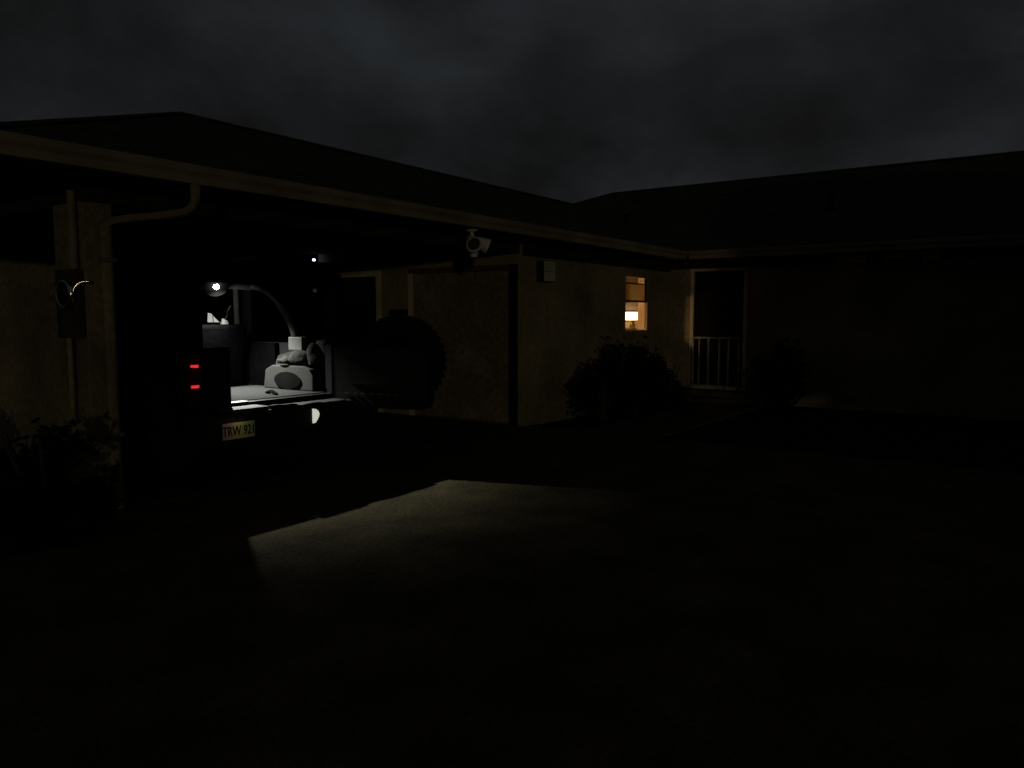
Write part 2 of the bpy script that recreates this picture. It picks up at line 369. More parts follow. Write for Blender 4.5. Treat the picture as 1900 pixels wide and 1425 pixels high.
# --- lit window: frame, bars and panes
wf = hp(holed(MB(), 'y', 5.782, 5.83, 11.46, 12.38, 1.22, 2.20, [(11.505, 12.335, 1.265, 2.155)]), 'window_frame', M_stucco)
hp(MB().box(11.44, 12.40, 5.74, 5.781, 1.205, 1.245), 'window_sill', M_stucco)
hp(MB().box(11.506, 12.334, 5.80, 5.828, 2.035, 2.058), 'sash_bar', M_brown)
hp(MB().box(11.506, 12.334, 5.80, 5.83, 1.735, 1.765), 'sash_bar', M_brown)
hp(MB().box(12.285, 12.334, 5.80, 5.828, 1.766, 2.034), 'sash_stile', M_brown)
hp(MB().box(12.285, 12.334, 5.80, 5.828, 2.059, 2.154), 'sash_stile', M_brown)
hp(MB().box(11.507, 12.284, 5.812, 5.816, 2.059, 2.154), 'pane', M_glass)
hp(MB().box(11.507, 12.284, 5.812, 5.816, 1.766, 2.034), 'pane', M_frost)
hp(MB().box(11.507, 12.333, 5.812, 5.816, 1.266, 1.734), 'pane', M_glass)
hp(MB().box(12.325, 12.339, 5.832, 5.96, 1.262, 2.158), 'window_jamb', M_roomp)
hp(MB().box(11.5, 12.324, 5.832, 5.96, 1.262, 1.27), 'window_stool', M_roomp)
hp(MB().box(11.507, 12.284, 5.833, 5.839, 2.095, 2.103), 'sash_bar', M_roomp)
# --- the room behind it
hp(MB().box(10.8, 16.6, 7.3, 7.4, 0.2, 2.47), 'room_wall', M_room)
hp(MB().box(10.7, 10.8, 5.942, 7.4, 0.2, 2.47), 'room_wall', M_room)
hp(MB().box(16.6, 16.7, 5.942, 7.4, 0.2, 2.47), 'room_wall', M_room)
hp(MB().box(10.7, 16.7, 5.942, 7.4, 2.42, 2.475), 'room_ceiling', M_room)
hp(MB().box(10.7, 16.7, 5.942, 7.4, 0.15, 0.25), 'room_floor', M_blind)
hp(MB().box(15.10, 15.20, 6.75, 7.299, 0.25, 2.419), 'room_partition', M_roomp)

SCO = 190.0
# ------------------------------------------------------------------ things in the lit room
lb = empty('light_bar', (14.72, 7.29, 1.505), 'glowing white light bar on the wall inside the small lit window', 'wall light')
MB().box(-.33, .33, -.03, .005, -.10, .10).build('back_plate', M_metal, lb)
MB().prism(rounded(-.31, .31, -.08, .08, .03), -.10, -.032, 'y').build('diffuser', M_bar, lb)
sc_ = empty('wall_sconce', (10.802, 6.27, 1.60), 'warm lit wall sconce on the side wall inside the lit room', 'wall light')
MB().lathe([(.001, 0), (.06, 0), (.06, .015), (.001, .016)], 20, Matrix.Rotation(R(90), 4, 'Y')).build('back_plate', M_metal, sc_)
MB().lathe([(.001, -.06), (.04, -.06), (.055, 0), (.04, .06), (.001, .06)], 20, Matrix.Translation((.08, 0, 0))).build('shade', mat('sconce_glass', (0.9, 0.85, 0.7), 0.5, var=0.03, emit=(1.0, 0.66, 0.36), estr=SCO), sc_, smooth=True)
MB().tube([(.016, 0, 0), (.04, 0, 0)], .012, 8).build('arm', M_metal, sc_)
sh = empty('wall_cabinet', (14.7, 7.17, 0.25), 'low wooden cabinet seen through the lower pane of lit window', 'cabinet')
MB().box(-.36, .36, -.13, .12, 0, .98).build('carcass', M_blind, sh)
MB().box(-.38, .38, -.15, .125, .982, 1.01).build('top', M_roomp, sh)
pot = empty('jar', (14.45, 7.1, 1.261), 'small yellow jar on the cabinet inside the lit window', 'jar')
MB().lathe([(0.001, 0), (.05, 0), (.06, .04), (.055, .09), (.03, .11), (.03, .13), (.001, .13)], 20).build('body', mat('yellow_glaze', (0.8, 0.6, 0.2), 0.4), pot, smooth=True)
MB().lathe([(.001, .132), (.035, .132), (.035, .15), (.001, .152)], 16).build('lid', M_blind, pot)
bt = empty('bottle', (14.93, 7.1, 1.261), 'dark bottle beside the yellow jar inside the lit window', 'bottle')
MB().lathe([(0.001, 0), (.06, 0), (.06, .08), (.03, .11), (.022, .12), (.001, .12)], 20).build('body', M_black, bt, smooth=True)
MB().lathe([(.001, .121), (.02, .121), (.02, .135), (.001, .135)], 12).build('cap', M_blind, bt)

# ================================================================== THINGS ON THE HOUSE
# white bar gate across the entrance
gt = empty('door_gate', (13.17, 4.86, 0.215), 'white metal bar gate closing the lower half of the entrance doorway', 'gate')
MB().box(-.018, .018, -.43, .43, .89, .925).build('top_rail', M_white, gt)
MB().box(-.018, .018, -.43, .43, .05, .08).build('bottom_rail', M_white, gt)
for y in (-.415, -.23, -.065, .13, .30, .415):
    MB().box(-.010, .010, y-.011, y+.011, (.0 if abs(y) > .4 else .082), .888).build('baluster', M_white, gt)
# electricity meter on the carport column
mt = empty('electric_meter', (2.858, 5.90, 1.60), 'round glass electricity meter on the outer face of carport column', 'electric meter')
MB().box(-.07, -.002, -.105, .19, -.26, .24).build('enclosure', mat('dark_meter_box', (0.035, 0.03, 0.021), 0.6, var=0.3), mt, bevel=0.012)
Mx = Matrix.Translation((-.07, -.01, .06)) @ Matrix.Rotation(R(-90), 4, 'Y')
MB().lathe([(.095+.022*math.cos(R(a)), .024+.022*math.sin(R(a))) for a in range(0, 360, 30)], 40, Mx, closed=True).build('ring', mat('chrome', (0.8, 0.76, 0.68), 0.16, 1.0, var=0.1), mt, smooth=True)
MB().lathe([(.088, .002), (.09, .07), (.07, .10), (.03, .112), (.002, .113)], 32, Mx).build('glass_dome', M_mglass, mt, smooth=True)
MB().lathe([(.001, .003), (.07, .003), (.07, .05), (.001, .05)], 24, Mx).build('dial', M_trimg, mt)
MB().tube([(-.04, -.05, .242), (-.04, -.05, .80)], 0.03, 12).build('conduit', M_gutter, mt, smooth=True)
MB().tube([(-.05, .05, -.262), (-.05, .05, -.9)], 00.02, 10).build('conduit', M_stucco, mt, smooth=True)
h_ = Vector((-.59, -.807, .0)); e1 = Vector((.807, -.59, 0))
cen = Vector((2.835, 5.725, 1.665)) - Vector((2.858, 5.90, 1.60))
MB().tube([cen + e1*.085*math.cos(R(a)) + Vector((0, 0, .085*math.sin(R(a)))) for a in range(170, 74, -8)], .0115, 10).build('glint_arc', mat('glint_metal', (0.9, 0.82, 0.66), 0.17, 1.0, var=0.3, scale=60), mt, smooth=True)  # added bright arc, turned to catch a glint beside the meter
# utility box on the garage wall
ub = empty('utility_box', (8.98, 5.788, 1.97), 'pale grey utility box with hinged cover on wall beside storage doors', 'utility box')
MB().box(-.14, .14, -.12, -.002, 0, .275).build('case', mat('dark_box_side', (0.012, 0.011, 0.009), 0.7), ub, bevel=0.006)
MB().box(-.135, .135, -.132, -.122, .14, .272).build('cover', mat('pale_box_cover', (0.52, 0.55, 0.36), 0.6, var=0.2), ub)
MB().box(-.135, .135, -.130, -.122, .005, .132).build('cover', mat('pale_box_cover', (0.52, 0.55, 0.36), 0.6, var=0.2), ub)
MB().tube([(.13, -.012, .0), (.13, -.012, -.75)], 0.009, 8).build('conduit', M_stucco, ub)
# two-headed floodlight under the eave
FS = 1.3; M_flood = mat('flood_paint', (0.72, 0.67, 0.56), 0.6, var=0.2)
fl = empty('floodlight', (6.92, 5.40, 2.49), 'white twin-head floodlight hanging unlit below the carport gutter', 'floodlight')
MB().lathe([(.001, 0), (.055, 0), (.055, -.025), (.04, -.035), (.001, -.035)], 20).build('mounting_plate', M_flood, fl)
MB().tube([(0, 0, -.03), (0, -.02, -.10)], .016, 8).build('stem', M_flood, fl)
for i, (a, dx) in enumerate(((-38, -.085), (40, .075))):
    Mh = Matrix.Translation((dx*.5, -.03, -.12)) @ Matrix.Rotation(R(a), 4, 'Z') @ Matrix.Rotation(R(112), 4, 'X')
    h = MB().lathe([(.001, -.07), (.03, -.07), (.036, -.03), (.052, .03), (.066, .11), (.060, .11), (.045, .06), (.001, .05)], 22, Mh).build('lamp_head', M_flood, fl, smooth=True)
    MB().lathe([(.001, .085), (.057, .085), (.057, .09), (.001, .092)], 22, Mh).build('lens', M_trimp, h)
MB().lathe([(.001, -.05), (.03, -.045), (.038, -.01), (.03, .03), (.001, .035)], 16, Matrix.Translation((.01, -.02, -.21))).build('motion_sensor', M_flood, fl, smooth=True)
MB().tube([(0, -.02, -.10), (.01, -.02, -.18)], .014, 8).build('sensor_arm', M_flood, fl)
fl.scale = (FS, FS, FS)
# small LED lamp and a plain ceiling fixture in the carport
ll = empty('led_lamp', (8.40, 9.80, 2.40), 'tiny bright white LED lamp high on the carport inner wall', 'lamp')
MB().box(-.03, .10, -.05, .05, -.04, .06).build('housing', M_black, ll)
MB().lathe([(.001, 0), (.022, .0), (.02, .03), (.001, .04)], 14, Matrix.Translation((-.005, -.05, .0)) @ Matrix.Rotation(R(100), 4, 'X')).build('lens', M_led, ll)
cl = empty('ceiling_light', (6.9, 7.3, 2.488), 'unlit round ceiling light under the dark carport ceiling', 'ceiling light')
MB().lathe([(.001, 0), (.12, 0), (.12, -.02), (.001, -.02)], 24).build('base', M_black, cl)
MB().lathe([(.10, -.021), (.105, -.05), (.08, -.085), (.001, -.095)], 24).build('globe', M_trimg, cl, smooth=True)

# ================================================================== OFF-ROAD SUV, reversed view, tailgate open
car = empty('off_road_vehicle', (4.35, 5.55, 0.034), 'black boxy off-road vehicle parked in carport with its tailgate swung open', 'car')
C = car
# body tub
arch = lambda cy, r: [(cy + r*math.cos(R(a)), 0.42 + r*math.sin(R(a))) for a in range(150, 29, -15)]
side = [(0.0, 0.55), (0.0, 1.2), (2.72, 1.2), (2.72, 0.5), (1.28, 0.5)] + arch(0.75, 0.50)[::-1] + [(0.22, 0.55)]
MB().prism(side, -.86, -.79, 'x').build('body_side', M_paint, C)
MB().prism(side, .79, .86, 'x').build('body_side', M_paint, C)
MB().box(-.788, .788, .09, 2.72, .66, .735).build('floor_pan', M_paint, C)
MB().box(-.785, -.47, .002, .085, .55, 1.2).build('rear_corner', M_paint, C)
MB().box(.62, .785, .002, .085, .55, 1.2).build('rear_corner', M_paint, C)
MB().box(-.785, -.47, .0, .09, 1.201, 1.211).build('corner_dark_cap', M_black, C)  # added black cap, darkens the lamplit top of the tub corner
MB().box(.62, .785, .0, .09, 1.201, 1.211).build('corner_dark_cap', M_black, C)
sill = MB().box(-.469, .619, .002, .088, .5, .745).build('rear_sill', M_paint, C)
MB().box(-.468, -.30, -.004, .086, .746, .752).build('sill_glint_plate', M_glint, sill)  # white colour stands in for the reflection at the sill's left end
MB().box(-.47, .70, .089, 1.24, .736, .752).build('cargo_floor', M_carpet, C)
MB().tube(smoothcurve([(.16, .22, .756), (.17, .28, .775), (.19, .34, .778), (.20, .42, .76)], 4), .016, 8).build('tie_down_loop', M_black, C)
# cargo side trims with wheel housings
for s in (-1, 1):
    a, b = sorted((s*.735, s*.788))
    tr = MB().prism([(.10, .753), (.10, 1.27), (.14, 1.31), (.20, 1.28), (.27, 1.20), (.42, 1.155), (.70, 1.12), (.92, 1.07), (.965, 1.0), (.945, .753)], a, b, 'x').build('cargo_side_trim', M_trimg, C, bevel=0.006)
    MB().box(a, b, .972, 1.40, .753, 1.195).build('seat_side_panel', mat('black_felt', (0.0009, 0.0009, 0.001), 1.0, var=0.3, spec=0.0), C)
    pr = [(.20, .753), (.20, .90), (.25, .96), (.33, .99), (.80, .985), (.90, .94), (.935, .753)]
    a, b = sorted((s*.56, s*.734))
    wh = MB().prism(pr, a, b, 'x').build('wheel_housing', M_trimg, C, bevel=0.012)
    cx = s*.558
    MB().lathe([(.001, 0), (.115, 0), (.125, .006), (.125, .010), (.001, .012)], 28, Matrix.Translation((cx, .56, .845)) @ Matrix.Rotation(R(-90*s), 4, 'Y') @ Matrix.Scale(1.55, 4, (0, 1, 0)) @ Matrix.Scale(.66, 4, (1, 0, 0))).build('speaker_grille', M_black, wh)
    if s > 0:
        MB().box(.60, .72, .34, .62, .993, 1.04).build('tray', M_trimp, C, bevel=0.01)
        MB().box(.66, .733, .14, .27, .97, 1.24).build('jack_cover', M_trimg, C, bevel=0.03)
        MB().box(.655, .733, .46, .66, 1.13, 1.265).build('window_bracket', M_trimp, C, bevel=0.012)
# hard top
top = MB().box(-.80, .80, .03, 2.60, 1.80, 1.87).build('hard_top', M_black, C, bevel=0.03)
for s in (-1, 1):
    a, b = sorted((s*.69, s*.82)); MB().box(a, b, .03, .16, 1.212, 1.80).build('rear_pillar', M_black, C, bevel=0.01)
    a, b = sorted((s*.79, s*.82)); MB().box(a, b, 1.42, 1.55, 1.202, 1.80).build('door_pillar', M_black, C)
    a, b = sorted((s*.80, s*.806)); MB().box(a, b, .16, 1.42, 1.202, 1.80).build('side_window', M_dglass, C)
    MB().box(a, b, 1.55, 2.55, 1.202, 1.80).build('side_window', M_dglass, C)
MB().box(-.688, .688, .035, .09, 1.742, 1.799).build('rear_header', M_black, C)
# rear glass lifted up
gl = MB().prism(rounded(-.62, .66, 0.0, .56, .09), 0, .006, 'z').build('rear_glass', M_dglass, C)
gl.location = (0, .03, 1.865); gl.rotation_euler = (R(180 - 5), 0, 0)
pts = [Vector((x, y, 0.003)) for x, y in rounded(-.62, .66, 0.0, .56, .09)]
MB().tube(pts[18:24] + pts[0:2], .006, 6).build('glass_seal', M_black, gl)
MB().tube([(-.62, .26, -.006), (-.618, .36, -.006), (-.605, .46, -.006), (-.57, .53, -.006)], .008, 6).build('glass_trim', M_trimp, gl)
MB().tube([(-.60, .10, 1.78), (-.60, -.30, 1.875)], .008, 8).build('gas_strut', M_black, C)
# roll bar
def bar(pts, r=.032, m=M_pad): return MB().tube(smoothcurve(pts, 5), r, 10).build('roll_bar', m, C, smooth=True)
for s in (-1, 1):
    bar([(s*.70, .58, 1.19), (s*.70, .62, 1.34), (s*.69, .75, 1.52), (s*.67, .97, 1.70), (s*.66, 1.2, 1.765), (s*.66, 1.6, 1.775), (s*.66, 2.5, 1.77)], [.044]*8 + [.038]*4 + [.024]*19)
    bar([(s*.68, 1.5, .75), (s*.67, 1.49, 1.3), (s*.655, 1.48, 1.75)], .028)
bar([(-.66, 1.24, 1.765), (0, 1.24, 1.785), (.66, 1.24, 1.765)], .034)
# overhead lamp
lh = MB().lathe([(.02, -.006), (.06, -.004), (.10, .004), (.115, .004), (.115, -.004), (.06, -.02), (.02, -.03)], 32, Matrix.Translation((.19, 1.13, 1.755)) @ Matrix.Rotation(R(128), 4, 'X') @ Matrix.Rotation(R(-18), 4, 'Y'), closed=True).build('lamp_housing', M_black, C, smooth=True)
Ml = Matrix.Translation((.19, 1.13, 1.755)) @ Matrix.Rotation(R(140), 4, 'X')
ln = MB().lathe([(.025, -.004), (.025, .010), (.020, .020), (.010, .026), (.001, .027)], 20, Ml).build('lamp_lens', M_lens, C, smooth=True)
ld = bpy.data.lights.new('cargo_lamp_light', 'SPOT'); lo = bpy.data.objects.new('cargo_lamp_light', ld); COL.objects.link(lo)
ld.energy = 540; ld.spot_size = R(121); ld.spot_blend = 1.0; ld.shadow_soft_size = .018; ld.color = (0.97, 1.0, 0.90)
lo.parent = C; lo.location = (.19, 1.075, 1.675); lo.rotation_euler = (R(-10), 0, 0)
sp_d = bpy.data.lights.new('cargo_lamp_spill', 'SPOT'); sp_o = bpy.data.objects.new('cargo_lamp_spill', sp_d); COL.objects.link(sp_o)
sp_d.energy = 13; sp_d.spot_size = R(150); sp_d.spot_blend = 0.6; sp_o.rotation_euler = Vector((.45, .62, -.5)).to_track_quat('-Z', 'Y').to_euler(); sp_d.shadow_soft_size = .02; sp_d.color = ld.color; sp_o.parent = C; sp_o.location = (.19, 1.075, 1.65)
# seats, dash, steering wheel
def seat(u, v, wid, hgt, name):
    sb = MB().prism([(v, .75), (v-.02, 1.0), (v+.10, hgt), (v+.17, hgt), (v+.14, .95), (v+.55, .93), (v+.55, .75)], u-wid/2, u+wid/2, 'x').build(name, M_seat, C, bevel=0.03)
    return sb
MB().prism([(1.44, .753), (1.27, 1.36), (1.30, 1.385), (1.38, 1.385), (1.58, .95), (1.80, .92), (1.80, .753)], -.64, .64, 'x').build('rear_seat', M_seat, C, bevel=0.02)
for u in (-.38, .38):
    seat(u, 1.95, .5, 1.38, 'front_seat')
    MB().box(u-.12, u+.12, 2.07, 2.16, 1.39, 1.58).build('headrest', M_seat, C, bevel=0.03)
MB().box(-.74, .74, 2.62, 2.75, .9, 1.22).build('dashboard', M_seat, C, bevel=0.03)
MB().lathe([(.17, -.012), (.19, 0), (.17, .012), (.155, 0)], 28, Matrix.Translation((-.38, 2.5, 1.18)) @ Matrix.Rotation(R(65), 4, 'X'), closed=True).build('steering_wheel', M_black, C, smooth=True)
# front: windshield, bonnet, grille, lamps, wings
MB().prism([(2.60, 1.80), (2.66, 1.84), (2.84, 1.2), (2.78, 1.2)], -.78, -.70, 'x').build('windscreen_pillar', M_paint, C)
MB().prism([(2.60, 1.80), (2.66, 1.84), (2.84, 1.2), (2.78, 1.2)], .70, .78, 'x').build('windscreen_pillar', M_paint, C)
MB().prism([(2.625, 1.80), (2.635, 1.80), (2.815, 1.2), (2.805, 1.2)], -.699, .699, 'x').build('windscreen', M_dglass, C)
MB().prism([(2.73, .60), (2.73, 1.18), (2.9, 1.19), (3.95, 1.10), (4.02, 1.05), (4.02, .60)], -.58, .58, 'x').build('bonnet', M_paint, C, bevel=0.02)
gr = MB().box(-.62, .62, 4.021, 4.06, .62, 1.04).build('grille', M_plast, C, bevel=0.015)
for k in range(7): MB().box(-.25+.075*k-.018, -.25+.075*k+.018, 4.061, 4.066, .70, .98).build('grille_slot', M_black, gr)
for s in (-1, 1):
    MB().lathe([(.001, 0), (.09, 0), (.085, .02), (.001, .035)], 20, Matrix.Translation((s*.44, 4.061, .86)) @ Matrix.Rotation(R(-90), 4, 'X')).build('headlight', M_trimp, C, smooth=True)
    a, b = sorted((s*.60, s*.90))
    MB().prism([(2.75, .62), (2.80, .95), (3.0, 1.0), (3.5, 1.0), (3.78, .88), (3.70, .86), (3.46, .94), (3.04, .94), (2.88, .88), (2.82, .62)], a, b, 'x').build('front_wing', M_plast, C)
    a, b = sorted((s*.862, s*.94))
    MB().prism([(.18, .60), (.28, .90), (.48, 1.0), (1.02, 1.0), (1.22, .90), (1.32, .60), (1.26, .60), (1.17, .87), (1.0, .94), (.50, .94), (.33, .87), (.24, .60)], a, b, 'x').build('wheel_flare', M_plast, C)
MB().box(-.85, .85, 4.07, 4.2, .5, .68).build('front_bumper', M_plast, C, bevel=0.02)
MB().box(-.45, .45, .1, 4.0, .42, .58).build('chassis', M_black, C)
# wheels
def wheel(parent, loc, rot, rr=.42, wd=.25, name='wheel'):
    h = wd/2
    ty = MB().lathe([(rr*.62, -h*.8), (rr*.72, -h), (rr*.90, -h), (rr*.97, -h*.85), (rr, -h*.6), (rr, h*.6), (rr*.97, h*.85), (rr*.90, h), (rr*.72, h), (rr*.62, h*.8)], 40, closed=True)
    for k in range(36):
        Mt = Matrix.Rotation(2*math.pi*k/36, 4, 'Z')
        for q in (-1, 1): ty.box(rr-.006, rr+.0015, -.022, .016, q*h*.55 - h*.36, q*h*.55 + h*.36, Mt)
    t = ty.build(name, M_tyre, parent, smooth=True)
    t.location = loc; t.rotation_euler = rot
    MB().lathe([(rr*.60, -h*.7), (rr*.635, -h*.8), (rr*.635, h*.8), (rr*.60, h*.7)], 32, closed=True).build('rim', M_rim, t, smooth=True)
    sp = MB()
    for k in range(5): sp.box(.03, rr*.61, -.035, .035, h*.3, h*.6, Matrix.Rotation(2*math.pi*k/5, 4, 'Z'))
    MB().lathe([(.001, -h*.2), (rr*.60, -h*.2), (rr*.60, h*.1), (.001, h*.1)], 32).build('brake_disc', M_black, t)
    sp.build('spokes', M_rim, t)
    MB().lathe([(.001, -h*.5), (.07, -h*.5), (.07, h*.7), (.001, h*.72)], 20).build('hub', M_rim, t)
    return t
for s in (-1, 1):
    for v in (.75, 3.25): wheel(C, (s*.735, v, .429), (0, R(90*s), 0))
# rear bumper
bp = MB().prism([(-.02, .42), (-.20, .42), (-.245, .50), (-.245, .66), (-.225, .69), (-.20, .695), (-.02, .695)], -.90, .90, 'x').build('rear_bumper', M_plast, C, bevel=0.006)
MB().prism([(-.24, .0), (-.225, .026), (-.03, .026), (-.03, 0)], -.62, -.27, 'x').build('step_pad', M_trimp, bp).location = (0, 0, .697)
wav = [(-.265, 0), (-.262, .030), (-.20, .032), (-.12, .026), (-.05, .027), (0, .022), (.02, .009), (.06, .006), (.12, .010), (.18, .016), (.25, .014), (.31, .006), (.38, .008), (.45, .004), (.52, 0)]
MB().prism(wav, -.243, -.215, 'y').build('shadow_edge_lip', M_plast, bp).location = (0, 0, .697)  # made-up wavy lip, shaped for the uneven shadow edge on the driveway
MB().prism([(-.213, 0), (-.21, .004), (-.05, .004), (-.04, 0)], -.24, .60, 'x').build('step_pad', M_plast, bp).location = (0, 0, .697)
dsh = [(0, .0), (0, .125)] + [(.062*math.sin(R(a)), .062 + .062*math.cos(R(a)) + (.0 if a < 90 else 0)) for a in range(20, 171, 15)]
dsh = [(.0, -.005), (.0, .125), (.035, .118), (.06, .10), (.072, .075), (.066, .05), (.045, .018), (.025, -.002)]
MB().prism(dsh, -.262, -.247, 'y').build('bumper_lamp', M_bulb, bp, bevel=0.003).location = (.165, 0, .535)
# tail lamps
for s, u in ((-1, -.835), (1, .835)):
    h = MB().box(u-.075, u+.075, -.05, .0, .86, 1.16).build('tail_lamp', M_plast, C, bevel=0.01)
    MB().prism(rounded(u-.06, u+.06, .875, 1.145, .02), -.058, -.051, 'y').build('lens', M_redl, h)
    for z in (.915, 1.075):
        q = MB()
        for k in range(3):
            q.box(u-.032+.023*k, u-.032+.023*k+.020, -.064, -.059, z - .010 + (.004 if k == 0 else 0)*(1 if z > 1 else 0), z + .012)
        q.build('led_strip', M_redlit, h)
# number plate with lettering
pl = MB().box(-.735, -.44, -.256, -.25, .495, .625)
mp_ = bpy.data.materials.new('plate_face'); mp_.use_nodes = True
t = mp_.node_tree; p = t.nodes['Principled BSDF']; p.inputs['Roughness'].default_value = 0.5
tco = t.nodes.new('ShaderNodeTexCoord'); sx = t.nodes.new('ShaderNodeSeparateXYZ'); mr = t.nodes.new('ShaderNodeMapRange')
mr.inputs['From Min'].default_value = -.735; mr.inputs['From Max'].default_value = -.43
cr = t.nodes.new('ShaderNodeValToRGB'); cr.color_ramp.elements[0].color = (.62, .42, .36, 1); cr.color_ramp.elements[1].color = (.40, .55, .30, 1)
for q, c in ((.3, (.70, .52, .32, 1)), (.5, (.68, .64, .24, 1)), (.75, (.55, .62, .25, 1))):
    ee = cr.color_ramp.elements.new(q); ee.color = c
t.links.new(tco.outputs['Object'], sx.inputs[0]); t.links.new(sx.outputs['X'], mr.inputs['Value'])
t.links.new(mr.outputs[0], cr.inputs['Fac']); t.links.new(cr.outputs['Color'], p.inputs['Base Color'])
plo = pl.build('number_plate', mp_, bp)
def text(s, size, m, parent, loc, name='lettering', sxx=1.0):
    cu = bpy.data.curves.new(name, 'FONT'); cu.body = s; cu.size = size; cu.extrude = 0.0012; cu.align_x = 'CENTER'; cu.align_y = 'CENTER'
    cu.resolution_u = 3; cu.offset = 0.0012
    tmp = bpy.data.objects.new('tmp', cu); COL.objects.link(tmp)
    bpy.context.view_layer.update()
    me = bpy.data.meshes.new_from_object(tmp.evaluated_get(bpy.context.evaluated_depsgraph_get()))
    bpy.data.objects.remove(tmp)
    o = link(name, me, m, parent); o.location = loc; o.rotation_euler = (R(90), 0, 0); o.scale = (sxx, 1, 1)
    return o
M_ink = mat('plate_ink', (0.012, 0.012, 0.01), 0.6)
text('TRW 921', .108, M_ink, plo, (-.5875, -.2585, .556), sxx=.69)
MB().box(-.60, -.56, -.275, -.247, .640, .654).build('plate_lamp', M_plast, bp)
pld = bpy.data.lights.new('plate_lamp_light', 'POINT'); plb = bpy.data.objects.new('plate_lamp_light', pld); COL.objects.link(plb)
pld.energy = 0.03; pld.shadow_soft_size = .008; pld.color = (1.0, 0.92, 0.62); plb.parent = C; plb.location = (-.60, -.33, .655)
# tailgate on right hinges, with spare wheel
TH = 108
tg = MB().prism(rounded(-.98, 0, .62, 1.205, .09), -.06, .03, 'y').build('tailgate', M_paint, C, bevel=0.006)
tg.location = (.635, -.03, 0); tg.rotation_euler = (0, 0, R(TH))
ip = MB().prism(rounded(-.95, -.03, .66, 1.16, .06), .031, .045, 'y').build('inner_panel', M_plast, tg, bevel=0.004)
for k in range(7): MB().box(-.12-.085*k-.05, -.12-.085*k, .046, .056, .745, .757).build('vent_slot', M_trimp, tg)
MB().box(-.42, -.10, .046, .062, 1.10, 1.125).build('upper_rail', M_trimg, tg, bevel=0.004)
MB().prism(rounded(-.80, -.16, .84, 1.06, .04), .046, .054, 'y').build('storage_pocket', M_plast, tg)
MB().box(-.93, -.86, .046, .07, .98, 1.02).build('latch_handle', M_plast, tg, bevel=0.004)
for z in (.74, 1.08):
    MB().tube([(.03, -.02, z-.04), (.03, -.02, z+.04)], .022, 10).build('hinge', M_plast, tg)
MB().box(-.72, -.38, -.13, -.061, .86, 1.24).build('spare_carrier', M_black, tg)
sw = wheel(tg, (-.55, -.265, 1.045), (R(90), 0, 0), .425, .26, 'spare_wheel')
MB().tube([(-.55, -.12, 1.24), (-.55, -.14, 1.46), (-.55, -.2, 1.50)], .018, 8).build('brake_lamp_arm', M_black, tg)
MB().box(-.62, -.48, -.30, -.17, 1.475, 1.53).build('high_brake_lamp', M_black, tg, bevel=0.008)

# white bag hanging by the door pillar of the vehicle
bg = empty('white_bag', (4.97, 7.16, 1.37), 'crumpled white bag hanging inside the vehicle beside the roll bar', 'bag')
def lump(name, c, sx_, sy_, sz_, seed, m):
    rnd = random.Random(seed); b = bmesh.new(); bmesh.ops.create_icosphere(b, subdivisions=2, radius=1)
    for v in b.verts:
        k = 1 + rnd.uniform(-.22, .22); v.co = Vector((c[0] + v.co.x*sx_*k, c[1] + v.co.y*sy_*k, c[2] + v.co.z*sz_*k))
    q = MB(); q.bm.free(); q.bm = b; return q.build(name, m, bg)
lump('sack', (-.02, .0, .055), .038, .03, .05, 3, M_sheet)
fo = MB().prism([(-.062, -.05), (.062, -.05), (.0, .005), (-.028, .045), (-.06, .05)], -.012, .012, 'y').build('flap', M_sheet, bg, bevel=0.003)
fo.location = (-.075, .10, .115); fo.rotation_euler = (R(-12), 0, R(-48))
MB().tube([(.0, -.016, -.05), (-.008, -.017, .02)], .004, 6).build('flap_cord', M_black, fo)
MB().tube(smoothcurve([(-.02, 0, .09), (0, -.02, .14), (-.03, -.08, .19), (.0, -.09, .24)], 4), .006, 6).build('strap', M_trimp, bg)

# crumpled cloth heaped on the wheel housing
bk = empty('blanket', (4.98, 5.98, 1.03), 'crumpled pale blanket heaped on the wheel housing in the open cargo area', 'blanket')
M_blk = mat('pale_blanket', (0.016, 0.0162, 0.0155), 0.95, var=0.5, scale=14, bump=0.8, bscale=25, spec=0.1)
def heap(name, c, sx_, sy_, sz_, seed):
    rnd = random.Random(seed); b = bmesh.new(); bmesh.ops.create_icosphere(b, subdivisions=3, radius=1)
    ph = [(Vector((rnd.uniform(-5, 5), rnd.uniform(-5, 5), rnd.uniform(-5, 5))), rnd.uniform(0, 6)) for _ in range(7)]
    for v in b.verts:
        k = 1 + sum(math.sin(v.co.dot(d) + p_) for d, p_ in ph) * .065
        z = v.co.z * sz_ * k
        v.co = Vector((c[0] + v.co.x*sx_*k, c[1] + v.co.y*sy_*k, c[2] + max(z, -sz_*.45)))
    q = MB(); q.bm.free(); q.bm = b; return q.build(name, M_blk, bk, smooth=True)
heap('fold', (.0, .02, .05), .085, .16, .085, 4); heap('fold', (.03, -.14, .07), .07, .09, .14, 9); heap('fold', (-.02, .20, .03), .07, .10, .05, 12)
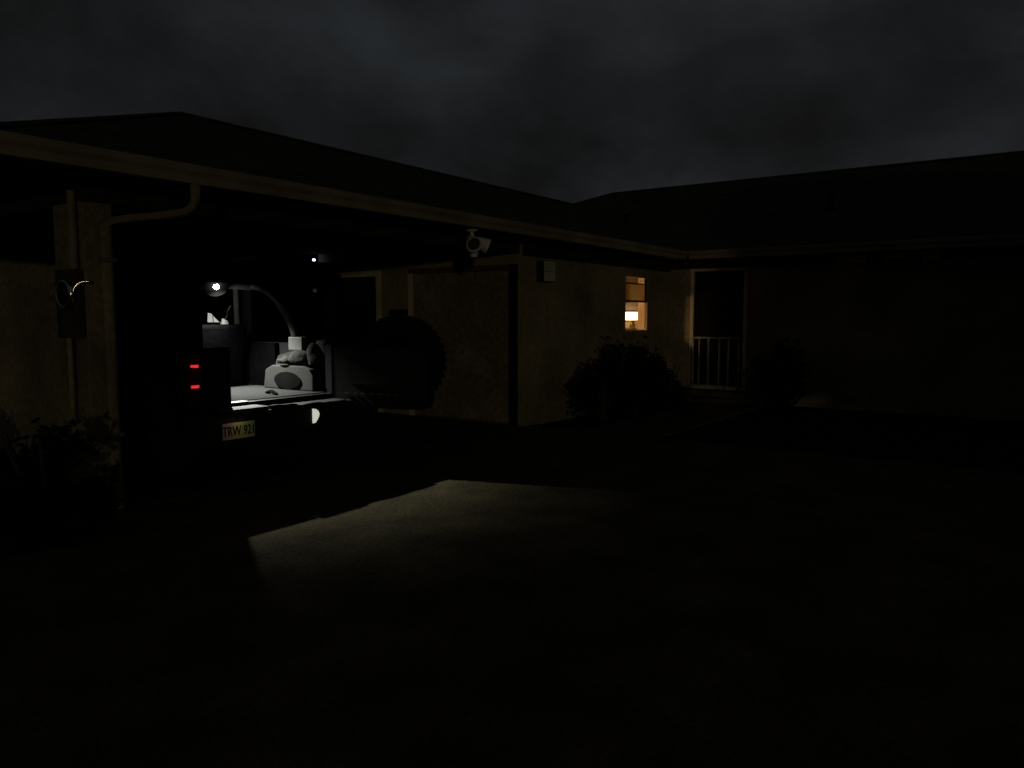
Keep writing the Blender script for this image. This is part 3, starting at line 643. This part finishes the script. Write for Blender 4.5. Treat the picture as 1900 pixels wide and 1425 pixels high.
# ================================================================== PLANTS
def leaf_cloud(rnd, n, cx, cy, cz, rx, ry, rz, size, clumps=26, lim=1.08):
    cs = []
    for _ in range(clumps):
        while True:
            p = Vector((rnd.uniform(-1, 1), rnd.uniform(-1, 1), rnd.uniform(-1, 1)))
            if p.length < 1: break
        p = p.normalized() * (p.length ** 0.45)
        cs.append((Vector((cx + p.x*rx*.85, cy + p.y*ry*.85, cz + p.z*rz*.85)), rnd.uniform(.22, .42)))
    V, F = [], []
    for i in range(n):
        c, s = rnd.choice(cs)
        q = c + Vector((rnd.gauss(0, 1)*s*rx*.55, rnd.gauss(0, 1)*s*ry*.55, rnd.gauss(0, 1)*s*rz*.55))
        e_ = Vector(((q.x-cx)/rx, (q.y-cy)/ry, (q.z-cz)/rz)).length
        if e_ > lim: q = Vector((cx, cy, cz)) + (q - Vector((cx, cy, cz))) * (lim*rnd.uniform(.8, 1)/e_)
        if q.z < 0.03: q.z = rnd.uniform(.03, .3)
        a = Vector((rnd.gauss(0, 1), rnd.gauss(0, 1), rnd.gauss(0, .7))).normalized()
        b = a.cross(Vector((rnd.gauss(0, 1), rnd.gauss(0, 1), rnd.gauss(0, 1)))).normalized()
        L_ = size * rnd.uniform(.6, 1.3); k = len(V)
        V += [q - a*L_*.5, q + b*L_*.25, q + a*L_*.5, q - b*L_*.25]; F.append((k, k+1, k+2, k+3))
    me = bpy.data.meshes.new('foliage'); me.from_pydata([tuple(v) for v in V], [], F); return me
def shrub(loc, r, h, seed, label, group=None, m=M_leafd, n=2200):
    rnd = random.Random(seed)
    o = empty('shrub', loc, label, 'shrub', group)
    st = MB()
    for k in range(6):
        a = rnd.uniform(0, 6.28); st.tube([(0.03*math.cos(a), .03*math.sin(a), -.05), (.3*r*math.cos(a), .3*r*math.sin(a), h*.4), (.6*r*math.cos(a), .6*r*math.sin(a), h*.8)], [.022, .014, .006], 6)
    st.build('stems', M_bark, o)
    link('foliage', leaf_cloud(rnd, n, 0, 0, h*.50, r, r, h*.48, .085, 15, 1.4), m, o)
    return o
shrub((9.75, 5.22, 0), .46, .82, 11, 'low dark shrub against the wall nearest the storage doors')
shrub((10.65, 5.2, 0), .52, 1.16, 12, 'tall dark shrub standing left of the lit window by the wall')
shrub((11.6, 5.15, 0), .50, .95, 13, 'rounded dark shrub growing under the lit window')
shrub((12.1, 5.42, 0), .30, .55, 14, 'small dark shrub in the inner corner beside entrance steps')
shrub((12.75, 3.6, 0), .50, 1.05, 15, 'dark shrub against the wing wall beside the entrance door')
shrub((2.38, 5.42, 0), .42, .92, 16, 'dark bushy shrub at the foot of the carport corner column', n=3000)
shrub((2.35, 6.55, 0), .40, .70, 17, 'lower dark shrub below the electricity meter along carport half wall')
# two broad trees beyond the picture's right edge; they shade the wing
def tree(loc, r, zc, rz, seed, label, n=15000):
    rnd = random.Random(seed); o = empty('tree', loc, label, 'tree', None)
    tk = MB().tube([(0, 0, -.1), (.05, .02, .9), (.0, .1, 2.0), (.1, .1, 3.2)], [.22, .17, .14, .08], 10)
    for k in range(7):
        a = k*.9 + rnd.random(); z = rnd.uniform(1.0, 2.4)
        tk.tube([(0, .05, z), (r*.4*math.cos(a), r*.4*math.sin(a), z+.5), (r*.75*math.cos(a), r*.75*math.sin(a), z+.9)], [.07, .045, .015], 6)
    tk.build('trunk', M_bark, o)
    link('crown', leaf_cloud(rnd, n, 0, 0, zc, r, r, rz, .30, 90), M_leaf, o)
tree((9.0, -2.95, 0), 2.8, 2.3, 2.4, 31, 'broad leafy tree on the lawn opposite the house wing')
tree((11.0, -7.4, 0), 2.9, 2.4, 2.5, 32, 'second broad tree further along the lawn from the house')
